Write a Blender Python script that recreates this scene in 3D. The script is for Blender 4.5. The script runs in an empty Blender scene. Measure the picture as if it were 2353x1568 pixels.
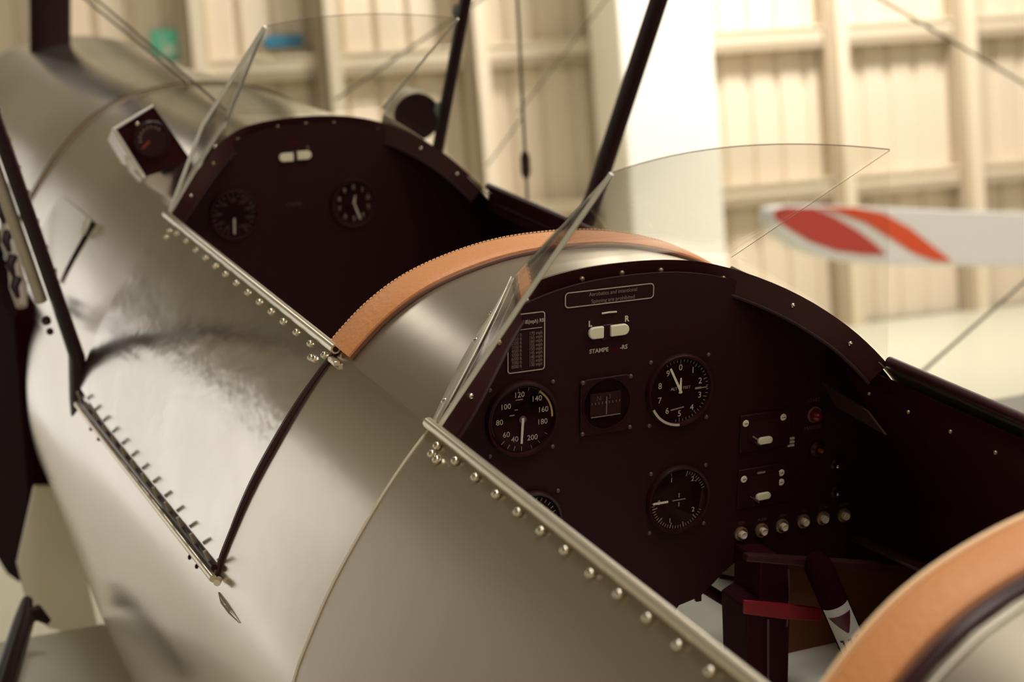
import bpy, math, random
from mathutils import Vector, Matrix
random.seed(4)
SC = bpy.context.scene
COL = SC.collection
R = math.radians

# ------------------------------------------------------------------ camera
NOSE_UP = R(11.0)
ROOT = Matrix.Translation((0, 0, 1.5)) @ Matrix.Rotation(NOSE_UP, 4, 'X')   # aircraft frame -> world
YAW, PITCH, FPX = 0.42677, -0.28103, 3873.5
fwd = Vector((math.sin(YAW)*math.cos(PITCH), math.cos(YAW)*math.cos(PITCH), math.sin(PITCH)))
rgt = fwd.cross(Vector((0, 0, 1))).normalized()
upv = rgt.cross(fwd)
CAMLOC = Vector((-.898, -1.5338, .579))
cm = Matrix((( rgt.x, upv.x, -fwd.x, CAMLOC.x), (rgt.y, upv.y, -fwd.y, CAMLOC.y), (rgt.z, upv.z, -fwd.z, CAMLOC.z), (0, 0, 0, 1)))
cd = bpy.data.cameras.new('camera')
cam = bpy.data.objects.new('camera', cd); COL.objects.link(cam)
cam.matrix_world = ROOT @ cm
cd.sensor_width = 36; cd.lens = 36*FPX/2353; cd.clip_start = .05; cd.clip_end = 200
cd.dof.use_dof = True; cd.dof.focus_distance = 1.95; cd.dof.aperture_fstop = 4.1
SC.camera = cam

def ray(u, v):                        # aircraft-frame ray through a photo pixel
    return rgt*((u-1176.5)/FPX) - upv*((v-784)/FPX) + fwd
def onp(u, v, ax, val):               # where that ray meets the plane  axis = val
    r = ray(u, v); return CAMLOC + r*((val-CAMLOC[ax])/r[ax])

# ------------------------------------------------------------------ world and light
w = bpy.data.worlds.new('world'); SC.world = w; w.use_nodes = True
bg = w.node_tree.nodes['Background']; bg.inputs[0].default_value = (1.0, .955, .89, 1); bg.inputs[1].default_value = 0.92
SC.view_settings.view_transform = 'Standard'; SC.view_settings.look = 'None'
SC.view_settings.exposure = 0.3; SC.view_settings.gamma = 1.0; SC.view_settings.use_curve_mapping = False
RA = R(-6.0)                          # the hangar stands 6 degrees off the aircraft's axis
ROOM = Matrix.Rotation(RA, 4, 'Z')
def area(name, loc, rot, sx, sy, power, color=(1, .96, .90)):
    l = bpy.data.lights.new(name, 'AREA'); l.shape = 'RECTANGLE'; l.size = sx; l.size_y = sy; l.energy = power; l.color = color
    o = bpy.data.objects.new(name, l); COL.objects.link(o)
    o.matrix_world = ROOM @ Matrix.Translation(loc) @ rot.to_matrix().to_4x4()
    return o
from mathutils import Euler
area('unseen_overhead_light', (6.6, 9.6, 6.9), Euler((R(30), R(14), 0)), 2.2, 1.2, 640)
area('unseen_overhead_light', (-1.8, 9.3, 7.6), Euler((0, 0, 0)), .7, 2.4, 45)
area('unseen_overhead_light', (.6, -4.2, 7.6), Euler((R(-20), 0, 0)), 1.2, 4, 230)  # added overhead light, no fixture, to brighten the rear panel
area('unseen_overhead_light', (.3, 1.3, 7.6), Euler((0, 0, 0)), 1.0, 1.2, 90)  # added overhead light to brighten the floor pan through the cockpit opening
area('unseen_overhead_light', (4.5, 0.0, 7.6), Euler((0, 0, 0)), 1.2, 7, 330)  # added overhead fill without a fixture, also brightens the parked wing

# ------------------------------------------------------------------ materials
def s2l(c): c /= 255; return c/12.92 if c <= .04045 else ((c+.055)/1.055)**2.4
def rgb(r, g, b): return (s2l(r), s2l(g), s2l(b), 1)
def mat(name, col, rough=.5, metal=0., bump=0., scale=30., var=0., vscale=6., spec=.5, coat=0., stretch=(1, 1, 1), rvar=0.):
    m = bpy.data.materials.new(name); m.use_nodes = True; nt = m.node_tree; b = nt.nodes['Principled BSDF']
    b.inputs['Base Color'].default_value = col; b.inputs['Roughness'].default_value = rough; b.inputs['Metallic'].default_value = metal
    b.inputs['Specular IOR Level'].default_value = spec; b.inputs['Coat Weight'].default_value = coat
    if bump or var or rvar:
        tc = nt.nodes.new('ShaderNodeTexCoord'); mp = nt.nodes.new('ShaderNodeMapping'); mp.inputs['Scale'].default_value = stretch
        nt.links.new(tc.outputs['Object'], mp.inputs[0])
    if var or rvar:
        n = nt.nodes.new('ShaderNodeTexNoise'); n.inputs['Scale'].default_value = vscale; n.inputs['Detail'].default_value = 4
        nt.links.new(mp.outputs[0], n.inputs[0])
    if var:
        h = nt.nodes.new('ShaderNodeMix'); h.data_type = 'RGBA'; h.inputs[6].default_value = col
        h.inputs[7].default_value = tuple(c*(1-var) for c in col[:3])+(1,)
        nt.links.new(n.outputs[0], h.inputs[0]); nt.links.new(h.outputs[2], b.inputs['Base Color'])
    if rvar:
        mr = nt.nodes.new('ShaderNodeMapRange'); mr.inputs[3].default_value = max(.02, rough-rvar); mr.inputs[4].default_value = rough+rvar
        nt.links.new(n.outputs[0], mr.inputs[0]); nt.links.new(mr.outputs[0], b.inputs['Roughness'])
    if bump:
        n2 = nt.nodes.new('ShaderNodeTexNoise'); n2.inputs['Scale'].default_value = scale; n2.inputs['Detail'].default_value = 3
        nt.links.new(mp.outputs[0], n2.inputs[0])
        bp = nt.nodes.new('ShaderNodeBump'); bp.inputs['Strength'].default_value = bump; bp.inputs['Distance'].default_value = .01
        nt.links.new(n2.outputs[0], bp.inputs['Height']); nt.links.new(bp.outputs[0], b.inputs['Normal'])
    return m
M = {}
M['skin'] = mat('polished_aluminium', (.72, .655, .565, 1), .20, .95, bump=.05, scale=9, var=.10, vscale=5, rvar=.06, stretch=(1, .5, 1))
M['skin_dented'] = mat('polished_aluminium_dented', (.75, .70, .63, 1), .17, .95, bump=.16, scale=13, var=.12, vscale=9, rvar=.08, stretch=(1, .6, 1))
M['skin_dull'] = mat('satin_aluminium', (.55, .48, .385, 1), .31, .9, bump=.10, scale=4, var=.10, vscale=3, rvar=.05)
M['aftskin'] = mat('dark_aft_aluminium', (.40, .345, .27, 1), .42, .85, bump=.05, scale=5, var=.15, vscale=4)  # darker, rougher aluminium for the aft deck
M['rail'] = mat('rail_metal', (.80, .72, .58, 1), .28, .8)
M['chrome'] = mat('screw_metal', (.86, .80, .68, 1), .12, 1.)
M['rivet'] = mat('dull_rivet', (.32, .27, .20, 1), .4, .8)
M['edge'] = mat('windscreen_frame_metal', (.84, .84, .78, 1), .3, .35)
M['satin'] = mat('satin_strip', (.62, .56, .46, 1), .42, .6)
M['cover'] = mat('bright_plate', (.80, .74, .64, 1), .22, .55)
M['cutedge_and_glint'] = mat('cut_edge_and_seam_glint', (.85, .80, .68, 1), .5, .2)
M['leather'] = mat('tan_leather', rgb(216, 147, 94), .5, 0, bump=.12, scale=160, var=.12, vscale=14, spec=.4)
M['leather_dark'] = mat('brown_piping', rgb(96, 56, 36), .5)
M['stitch'] = mat('stitch_thread', rgb(250, 215, 170), .7)
M['interior'] = mat('cockpit_interior_paint', (.038, .0040, .0085, 1), .6, spec=.12)
M['panel'] = mat('instrument_panel_paint', (.027, .0060, .0085, 1), .5, bump=.05, scale=300, spec=.2)
M['lip'] = mat('coaming_paint', (.050, .014, .018, 1), .35, spec=.4)
M['bead'] = mat('bead_rubber', (.045, .02, .024, 1), .6, spec=.15)
M['black'] = mat('bezel_black', (.030, .006, .009, 1), .35, spec=.4)
M['dial'] = mat('dial_face', (.030, .0068, .0085, 1), .6, spec=.2)
M['dialbrown'] = mat('dial_face_brown', (.050, .020, .016, 1), .6, spec=.2)
M['mark'] = mat('dial_marking', (.54, .47, .41, 1), .7, spec=.1)
M['markdim'] = mat('faint_marking', (.30, .22, .20, 1), .7, spec=.1)
M['markfaint'] = mat('very_faint_marking', (.13, .075, .078, 1), .7, spec=.1)
M['yellow'] = mat('yellow_arc', (.55, .42, .2, 1), .7, spec=.1)
M['greenarc'] = mat('green_arc', (.05, .038, .028, 1), .7, spec=.1)
M['needle'] = mat('needle_paint', (.75, .68, .55, 1), .6)
M['cream'] = mat('cream_plastic', (.95, .90, .70, 1), .35)
M['knob'] = mat('knob_plastic', (.85, .74, .6, 1), .35)
M['brass'] = mat('dark_brass', (.50, .36, .24, 1), .3, .7)
M['dimbrass'] = mat('blackened_screw', (.13, .085, .08, 1), .45, .4)
M['red'] = mat('red_paint', (.24, .005, .012, 1), .4)
M['darkred'] = mat('dark_red_print', (.07, .006, .012, 1), .5)
M['redlamp'] = mat('red_lamp', (.15, .006, .010, 1), .2)
M['orange'] = mat('orange_pointer', (.30, .045, .02, 1), .4)
M['strut'] = mat('dark_strut_paint', (.022, .006, .009, 1), .42, bump=.03, scale=40, spec=.22)
M['wire'] = mat('bracing_steel', (.16, .13, .09, 1), .5, .3)
M['tie'] = mat('cable_tie', rgb(120, 125, 120), .5)
M['wood'] = mat('brown_plywood', (.22, .075, .028, 1), .6, spec=.2, var=.3, vscale=8)
M['belly'] = mat('pale_belly_pan', rgb(244, 240, 222), .6, var=.05)
M['label'] = mat('silver_label', (.55, .53, .49, 1), .4)
M['wall'] = mat('cream_sheet', rgb(218, 203, 180), .6, var=.07, vscale=1.2)
M['upper'] = mat('unseen_wall_dim', rgb(166, 160, 142), .8, var=.1, vscale=1)  # unseen walls toned down so the skin reflects a dim surround
M['steel'] = mat('cream_steelwork', rgb(218, 204, 180), .55)
M['flange'] = mat('post_girt_shade_strip', rgb(168, 152, 128), .6)  # strips beside posts and under girts, their shade put into the colour
M['column'] = mat('white_paint', (.95, .91, .80, 1), .6)
M['plaster'] = mat('cream_plaster', rgb(222, 208, 184), .8, var=.06, vscale=1)
M['floor'] = mat('hangar_floor', rgb(196, 192, 172), .35, var=.08, vscale=.7)
M['ceil'] = mat('roof_sheet', rgb(160, 152, 134), .8, var=.2, vscale=1.)
M['duct'] = mat('pale_duct', rgb(190, 180, 165), .4)
M['fabric'] = mat('silver_doped_fabric', rgb(150, 146, 132), .5, spec=.3)
M['wingtop'] = mat('silver_wing_fabric', rgb(228, 226, 208), .5, spec=.3)
M['whitewing'] = mat('white_gloss', (.96, .95, .93, 1), .35)
M['redstripe'] = mat('red_stripe', (.66, .085, .07, 1), .35)
M['redorange'] = mat('orange_red_stripe', (.88, .12, .045, 1), .35)
M['green'] = mat('turquoise_sign', rgb(105, 215, 180), .5)
M['greenw'] = mat('pale_sign_symbol', rgb(190, 225, 200), .5)
M['blue'] = mat('blue_sign', rgb(48, 128, 165), .5)
M['glassdark'] = mat('gauge_glass', (.01, .003, .004, 1), .08)
M['mirror'] = mat('mirror_face', (.20, .15, .12, 1), .35, 0, spec=.1)
M['engine'] = mat('engine_bay_black', (.022, .0035, .006, 1), .9, spec=.02)
def glass():                          # thin clear sheet: transparent with a Schlick-type reflection on either face
    m = bpy.data.materials.new('clear_acrylic'); m.use_nodes = True; nt = m.node_tree; nt.nodes.clear(); N = nt.nodes.new; L = nt.links.new
    o = N('ShaderNodeOutputMaterial'); mx = N('ShaderNodeMixShader'); lw = N('ShaderNodeLayerWeight'); lw.inputs[0].default_value = .5
    t = N('ShaderNodeBsdfTransparent'); g = N('ShaderNodeBsdfGlossy'); g.inputs['Roughness'].default_value = .03
    t.inputs[0].default_value = (.975, .975, .96, 1)
    pw = N('ShaderNodeMath'); pw.operation = 'POWER'; pw.inputs[1].default_value = 5.0
    ml = N('ShaderNodeMath'); ml.operation = 'MULTIPLY_ADD'; ml.inputs[1].default_value = .72; ml.inputs[2].default_value = .035
    L(lw.outputs['Facing'], pw.inputs[0]); L(pw.outputs[0], ml.inputs[0]); L(ml.outputs[0], mx.inputs[0])
    L(t.outputs[0], mx.inputs[1]); L(g.outputs[0], mx.inputs[2]); L(mx.outputs[0], o.inputs[0])
    return m
M['glass'] = glass()

# ------------------------------------------------------------------ mesh helpers
class MB:
    def __init__(s): s.v = []; s.f = []
    def add(s, vs, fs):
        b = len(s.v); s.v += [tuple(x) for x in vs]; s.f += [tuple(i+b for i in f) for f in fs]; return s
    def build(s, name, m, parent=None, smooth=True, bevel=0, sub=0):
        me = bpy.data.meshes.new(name); me.from_pydata(s.v, [], s.f); me.update()
        o = bpy.data.objects.new(name, me); COL.objects.link(o)
        if isinstance(m, (list, tuple)):
            for q in m: me.materials.append(q)
        else: me.materials.append(m)
        if smooth:
            for p in me.polygons: p.use_smooth = True
            try: me.set_sharp_from_angle(angle=R(38))
            except Exception: pass
        if bevel:
            b = o.modifiers.new('bevel', 'BEVEL'); b.width = bevel; b.segments = 2; b.limit_method = 'ANGLE'
        if parent is not None: o.parent = parent
        return o
def box(mb, c, h, ax=None):
    ax = ax or (Vector((1, 0, 0)), Vector((0, 1, 0)), Vector((0, 0, 1))); c = Vector(c)
    vs = [c + ax[0]*h[0]*i + ax[1]*h[1]*j + ax[2]*h[2]*k for i in (-1, 1) for j in (-1, 1) for k in (-1, 1)]
    return mb.add(vs, [(0, 1, 3, 2), (4, 6, 7, 5), (0, 4, 5, 1), (2, 3, 7, 6), (0, 2, 6, 4), (1, 5, 7, 3)])
def tube(mb, pts, r, n=10, r2=None, side=None, cap=True, hollow=0):
    pts = [Vector(p) for p in pts]; rings = []; prev = None
    for i, p in enumerate(pts):
        t = (pts[min(i+1, len(pts)-1)] - pts[max(i-1, 0)]).normalized()
        if side is not None: a = (side - t*side.dot(t)).normalized()
        elif prev is None:
            a = t.cross(Vector((0, 0, 1)));  a = a if a.length > .1 else t.cross(Vector((1, 0, 0))); a.normalize()
        else: a = (prev - t*prev.dot(t)).normalized()
        prev = a; b = t.cross(a)
        ra = r[i] if isinstance(r, (list, tuple)) else r
        rb = ra if r2 is None else (r2[i] if isinstance(r2, (list, tuple)) else r2)
        rings.append([p + a*ra*math.cos(2*math.pi*k/n) + b*rb*math.sin(2*math.pi*k/n) for k in range(n)])
    vs = [v for rg in rings for v in rg]; fs = []
    for i in range(len(rings)-1):
        for k in range(n):
            k2 = (k+1) % n; fs.append((i*n+k, i*n+k2, (i+1)*n+k2, (i+1)*n+k))
    if cap:
        fs.append(tuple(range(n-1, -1, -1))); fs.append(tuple((len(rings)-1)*n+k for k in range(n)))
    return mb.add(vs, fs)
def lathe(mb, c, ax, prof, n=24, ux=None):
    """prof: (radius, height along ax) pairs"""
    c = Vector(c); ax = Vector(ax).normalized(); u = ux or (ax.cross(Vector((0, 0, 1))) if abs(ax.z) < .9 else Vector((1, 0, 0)))
    u = (u-ax*u.dot(ax)).normalized(); v = ax.cross(u); vs = []; fs = []
    for r_, h in prof: vs += [c + ax*h + (u*math.cos(2*math.pi*k/n)+v*math.sin(2*math.pi*k/n))*r_ for k in range(n)]
    for i in range(len(prof)-1):
        for k in range(n):
            k2 = (k+1) % n; fs.append((i*n+k, i*n+k2, (i+1)*n+k2, (i+1)*n+k))
    if prof[0][0] > 1e-6: fs.append(tuple(range(n-1, -1, -1)))
    if prof[-1][0] > 1e-6: fs.append(tuple((len(prof)-1)*n+k for k in range(n)))
    return mb.add(vs, fs)
def prism(mb, poly, d):
    """poly: 3D points of a planar outline, d: extrusion vector"""
    n = len(poly); d = Vector(d); poly = [Vector(p) for p in poly]
    return mb.add(poly + [p+d for p in poly], [tuple(range(n)), tuple(range(2*n-1, n-1, -1))] + [(i, i+n, (i+1) % n+n, (i+1) % n) for i in range(n)])
def screw_mb(p, nrm, r, h=None):
    m = MB(); h = h or r*.75
    lathe(m, p, nrm, [(r, -h*.6), (r, 0), (r*.93, h*.45), (r*.7, h*.8), (r*.3, h), (0.0001, h*1.02)], 12); return m

# ------------------------------------------------------------------ the biplane
plane = bpy.data.objects.new('biplane', None); COL.objects.link(plane); plane.matrix_world = ROOT
plane['label'] = 'polished silver open-cockpit biplane with two tan leather trimmed cockpits and dark struts'
plane['category'] = 'airplane'

# fuselage cross-section: half profile (x, z) from the top centre down to the belly, smoothed
HP = [(0, .112), (.0845, .106), (.17, .083), (.23, .050), (.2825, .002), (.3244, -.047), (.3612, -.100), (.3968, -.158), (.4261, -.2185),
      (.4401, -.254), (.4560, -.315), (.466, -.38), (.472, -.46), (.470, -.56), (.455, -.66), (.42, -.725), (.35, -.765), (.18, -.785), (0, -.79)]
def catmull(P, k=8):
    out = []
    for i in range(len(P)-1):
        p0 = P[i-1] if i else (-P[1][0], P[1][1]); p1 = P[i]; p2 = P[i+1]; p3 = P[i+2] if i+2 < len(P) else (-P[-2][0], P[-2][1])
        for j in range(k):
            t = j/k
            out.append(tuple(.5*((2*p1[q])+(-p0[q]+p2[q])*t+(2*p0[q]-5*p1[q]+4*p2[q]-p3[q])*t*t+(-p0[q]+3*p1[q]-3*p2[q]+p3[q])*t**3) for q in (0, 1)))
    out.append(P[-1]); return out
DP = catmull(HP); AL = [0]
for i in range(1, len(DP)): AL.append(AL[-1]+math.dist(DP[i], DP[i-1]))
SMAX = AL[-1]
def prof(s):
    a = min(abs(s), SMAX); lo, hi = 0, len(AL)-1
    while hi-lo > 1:
        m_ = (lo+hi)//2
        if AL[m_] <= a: lo = m_
        else: hi = m_
    t = (a-AL[lo])/(AL[hi]-AL[lo]); x = DP[lo][0]*(1-t)+DP[hi][0]*t; z = DP[lo][1]*(1-t)+DP[hi][1]*t
    return (x if s >= 0 else -x), z
def s_at_z(z0):
    for i in range(1, len(DP)):
        if DP[i][1] <= z0: return AL[i-1]+(AL[i]-AL[i-1])*(DP[i-1][1]-z0)/(DP[i-1][1]-DP[i][1])
    return SMAX
def s_at_x(x0):
    for i in range(1, len(DP)):
        if DP[i][0] >= x0: return AL[i-1]+(AL[i]-AL[i-1])*(x0-DP[i-1][0])/(DP[i][0]-DP[i-1][0])
    return SMAX
def smooth(a, b, x):
    t = max(0, min(1, (x-a)/(b-a))); return t*t*(3-2*t)
def surf(s, Y, off=0):
    def P(q):
        x, z = prof(q); z -= .015*smooth(1.5, 2.15, Y)+.037*smooth(2.1, 3.1, Y)
        if z < -.26: z = -.26+(z+.26)*(1-.24*smooth(.95, 1.75, Y))
        ta = smooth(-.7, -3, Y); x *= 1-.45*ta; z *= 1-.1*ta
        return Vector((x, Y, z))
    p = P(s)
    if off:
        e = .004; t1 = P(s+e)-P(s-e) if s+e < SMAX and s-e > -SMAX else P(min(s, SMAX-e))-P(min(s, SMAX-e)-e)
        nr = t1.cross(Vector((0, 1, 0))).normalized()
        p = p + nr*off
    return p
SR = s_at_z(.002)
def skin(name, m, s0, s1, Y0, Y1, off=0., th=.002, ns=40, ny=14, ycurve=None):
    """a sheet on the fuselage surface between arc positions and stations; ycurve(s) may replace a station"""
    mb = MB(); g = []
    for side in (off, off-th):
        for i in range(ns+1):
            s = s0+(s1-s0)*i/ns
            a = ycurve[0](s) if ycurve and ycurve[0] else Y0
            b = ycurve[1](s) if ycurve and ycurve[1] else Y1
            g += [surf(s, a+(b-a)*j/ny, side) for j in range(ny+1)]
    N = (ns+1)*(ny+1); W_ = ny+1; fs = []
    for i in range(ns):
        for j in range(ny):
            q = (i*W_+j, i*W_+j+1, (i+1)*W_+j+1, (i+1)*W_+j)
            fs.append(q); fs.append(tuple(N+x for x in reversed(q)))
    for i in range(ns):
        for j in (0, ny): fs.append((i*W_+j, (i+1)*W_+j, N+(i+1)*W_+j, N+i*W_+j))
    for j in range(ny):
        for i in (0, ns): fs.append((i*W_+j, i*W_+j+1, N+i*W_+j+1, N+i*W_+j))
    mb.add(g, fs); return mb.build(name, m, plane)

def lipY(s, y0):                      # the forward edge of a cockpit opening sweeps forward towards the centre
    x = abs(prof(s)[0]); return y0 + .128*(1-smooth(.10, .2825, x)**.8) if x < .2825 else y0
# deck between the cockpits, nose, sides
SBOT = s_at_z(-.70)
skin('rear_deck_skin', M['skin_dull'], -SR, SR, 0, .33, 0, ycurve=(lambda s: lipY(s, .012), None))
skin('mid_side_skin', M['skin'], -SMAX, -SR+.0005, .0185, .332, 0, ns=60, ny=10)
skin('mid_side_skin', M['skin'], SR-.0005, SMAX, .0185, .332, 0, ns=60, ny=10)
skin('aft_side_skin', M['skin_dull'], -SMAX, -SR-.004, -.66, .0185, .003, ns=60)
skin('aft_side_skin', M['skin_dull'], SR+.004, SMAX, -.66, .0185, .003, ns=60)
skin('aft_deck_skin', M['aftskin'], -SMAX, SMAX, -3.2, -.66, 0, ns=80, ycurve=(None, lambda s: -.645-.021*min(1, abs(s)/SR)**1.6))
SH = s_at_z(-.265)
skin('lower_side_skin', M['skin'], -SMAX, -SH, .33, 1.66, -.002, ns=44, ny=24)
skin('lower_side_skin', M['skin'], SH, SMAX, .33, 1.66, -.002, ns=44, ny=24)
skin('front_deck_skin', M['skin'], -s_at_z(-.27), s_at_z(-.27), 1.19, 2.115, .0, ns=60, ycurve=(lambda s: lipY(s, 1.199), None))
SN = s_at_z(-.20)
skin('nose_skin', M['skin'], -SN, SN, 2.11, 3.6, .003, ns=60, ny=20)
nb = MB(); ring = [surf(-SN+2*SN*i/40, 3.595, 0) for i in range(41)]
prism(nb, ring, (0, -.01, 0)); nb.build('nose_bulkhead', M['engine'], plane)
# access door on the left of the front cockpit, standing slightly proud
door = skin('door', M['skin_dented'], -SH-.004, -SR-.003, .331, 1.187, .005, th=.003, ns=30, ny=30)
skin('door', M['skin_dented'], SR+.003, SH+.004, .331, 1.187, .005, th=.003, ns=30, ny=30)
sm = MB(); tube(sm, [surf(-SH+(SH-SR)*i/30, .3295, .0015) for i in range(31)], [.0012+.0040*math.sin(math.pi*(.12+.80*(1-i/30))) for i in range(31)], 6)
sm.build('door_seam_shadow_gap', M['black'], plane)
# seam lips
for y, s0, s1, of, nm, mm in ((.0185, -s_at_z(-.62), -SR, .0035, 'skin_seam', 'rail'), (2.112, -SN, SN, .0035, 'skin_seam', 'strut')):
    m_ = MB(); tube(m_, [surf(s0+(s1-s0)*i/50, y, of) for i in range(51)], .0016 if mm == 'rail' else .0022, 8); m_.build(nm, M['cutedge_and_glint'] if mm == 'rail' else M[mm], plane)  # aft seam in pale matte colour, painting the specular glint along it
# hinge rail under the front door with rivet pins
def hinge_pt(y, off=.009):
    t = (y-.325)/(1.15-.325); return surf(-s_at_z(-.262-.03*t), y, off)
hm = MB(); tube(hm, [hinge_pt(.318+.84*i/20) for i in range(21)], .0048, 10)
hinge = hm.build('door_hinge', M['rail'], plane)
hk = MB(); tube(hk, [hinge_pt(.33+.815*i/20, .004)+Vector((0, 0, .011)) for i in range(21)], .004, 8); hk.build('hinge_strip', M['strut'], hinge)
for i in range(13):
    y = .345+.79*i/12; p = hinge_pt(y, .004)+Vector((-.002, 0, .016))
    m_ = MB(); tube(m_, [p, p+Vector((-.005, -.001, .013))], .0028, 8); m_.build('rivet', M['rivet'], hinge)
m_ = MB(); tube(m_, [hinge_pt(.318, .006)+Vector((.001, -.012, .004)), hinge_pt(.318, .012)+Vector((.002, -.02, .002))], .0045, 8); m_.build('hinge_pin', M['rail'], hinge)
for y in (.42, .455, 1.02, 1.08):
    p = hinge_pt(y, .003)+Vector((0, 0, -.02)); screw_mb(p, (-1, 0, .2), .0035).build('screw', M['strut'], hinge)
# rails along the cockpit sides with their screws
def rail(name, side, y0, y1, screws, dz=0, r_=.0062, dz1=None):
    mb = MB(); dz1 = dz if dz1 is None else dz1
    pts = []
    for i in range(13):
        y = y0+(y1-y0)*i/12; p = surf(side*SR, y, .006); p.z += dz+(dz1-dz)*i/12; p.z += .002; pts.append(p)
    tube(mb, pts, r_, 12); o = mb.build(name, M['rail'] if side < 0 else M['lip'], plane)
    for q in (0, -1):
        e = MB(); t = (pts[q]-pts[1 if q == 0 else -2]).normalized(); lathe(e, pts[q], t, [(r_*.62, -.001), (r_*.62, .0006)], 10); e.build('tube_end', M['black'], o)
    for (s, y) in screws:
        p = surf(side*s, y, .0062); nrm = surf(side*s, y, .02)-surf(side*s, y, 0)
        screw_mb(p, nrm, .0046 if y < .1 else .0044).build('screw', M['chrome'], o)
    return o
def locate(u, v, off=.006):           # which (s, Y) of the left skin lies at a photo pixel
    lo = None; best = 1e9
    r = ray(u, v)
    for i in range(400):
        s = -SR+.03-(.55)*i/400; x, z = prof(s)
        # intersect with x = const, compare z
        p = CAMLOC + r*((x-.003-CAMLOC.x)/r.x); d = abs(p.z-z)
        if d < best: best = d; lo = (abs(s), p.y)
    return lo
dm = MB(); q_ = [locate(*p) for p in ((498, 1362), (512, 1388), (528, 1410), (546, 1434))]
tube(dm, [surf(-a_, b_, .0008) for a_, b_ in q_], [.0008, .005, .004, .0008], 8, r2=[.0005, .0022, .0018, .0005]); dm.build('skin_crease', M['skin'], plane)
rear_px = [(1007,1033),(995,1052),(1006,1064),(1049,1067),(1095,1104),(1143,1144),(1193,1186),(1246,1230),(1301,1276),(1360,1327),(1424,1378),(1491,1433),(1561,1492),(1635,1556)]
front_px = [(384,548),(391,534),(408,540),(430,560),(452,580),(474,597),(497,616),(520,635),(545,656),(571,677),(598,699),(625,721),(653,744),(683,771),(715,797),(747,823),(717,827),(725,832)]
rail('cockpit_rail', -1, .022, -.655, [locate(*q) for q in rear_px])
rail('cockpit_rail', -1, 1.192, .322, [locate(*q) for q in front_px])
rail('cockpit_rail', 1, .004, -.655, [])
rr_ = rail('cockpit_rail', 1, 1.172, .322, [], dz=.004, dz1=.002)
sd_ = MB(); sd_.add([surf(SR, 1.172-.85*i/12, .004)+Vector((.001, 0, .005-h)) for h in (0, .04) for i in range(13)], [(i, i+1, 14+i, 13+i) for i in range(12)]); sd_.build('rail_board', M['lip'], rr_)
bk = MB(); p = surf(-SR-.004, .322, .004); box(bk, p+Vector((-.004, -.008, -.006)), (.004, .012, .003)); bk.build('rail_bracket', M['rail'], plane, bevel=.001)

# leather coaming rolls
def leather(ya0, yb0, s0=-SR+.004, s1=SR-.004, n=60, pad=.010, sweep=0., bs=0.):
    fa = lambda s: ya0-sweep*(abs(s)/SR)**1.6; fb = lambda s: yb0-bs*(abs(s)/SR)**2.5
    mb = MB(); sec = []
    k = 12
    for i in range(n+1):
        s = s0+(s1-s0)*i/n; rg = []; ya, yb = fa(s), fb(s); w2 = (ya-yb)/2; yc = (ya+yb)/2
        for j in range(k+1):
            a = math.pi*j/k; yy = yc+w2*math.cos(a)
            rg.append(surf(s, yy, .001+pad*math.sin(a)**.45))
        rg.append(surf(s, yb, -.004)); rg.append(surf(s, yc, -.006)); rg.append(surf(s, ya+.001, -.014))
        sec.append(rg)
    W_ = len(sec[0]); vs = [v for r_ in sec for v in r_]; fs = []
    for i in range(n):
        for j in range(W_): fs.append((i*W_+j, i*W_+(j+1) % W_, (i+1)*W_+(j+1) % W_, (i+1)*W_+j))
    fs.append(tuple(range(W_))); fs.append(tuple(n*W_+j for j in range(W_-1, -1, -1)))
    mb.add(vs, fs); o = mb.build('leather_coaming', M['leather'], plane)
    pm = MB(); tube(pm, [surf(s0+(s1-s0)*i/n, fb(s0+(s1-s0)*i/n)-.002, .002) for i in range(n+1)], .0028, 8); pm.build('piping', M['leather_dark'], o)
    st = MB(); L = s1-s0; ns = int(L/.0052)
    for row, oo in ((-.001, .0042), (-.009, pad*.86+.002)):
        for i in range(ns):
            s = s0+L*(i+.5)/ns; tube(st, [surf(s-.0018, fa(s)+row, oo), surf(s+.0018, fa(s)+row, oo)], .0009 if row == -.001 else .0007, 5)
    so = st.build('stitching', M['stitch'], o)
    return o
leather(.352, .283)
RL = dict(sweep=.030, bs=.022)
lr = leather(-.638, -.697, pad=.011, **RL)
def along(dy, off, r_, r2=None):
    m_ = MB(); tube(m_, [surf(-SR+2*SR*i/60, dy(-SR+2*SR*i/60), off) for i in range(61)], r_, 8, r2=r2); return m_
along(lambda s: -.638-.030*(abs(s)/SR)**1.6, .0058, .0026).build('welt', M['stitch'], lr)
along(lambda s: -.707-.022*(abs(s)/SR)**2.5, .002, .0045, .003).build('edge_strip', M['black'], lr)
along(lambda s: -.722-.020*(abs(s)/SR)**2.5, .0015, .0011).build('bright_edge', M['cutedge_and_glint'], lr)

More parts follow.
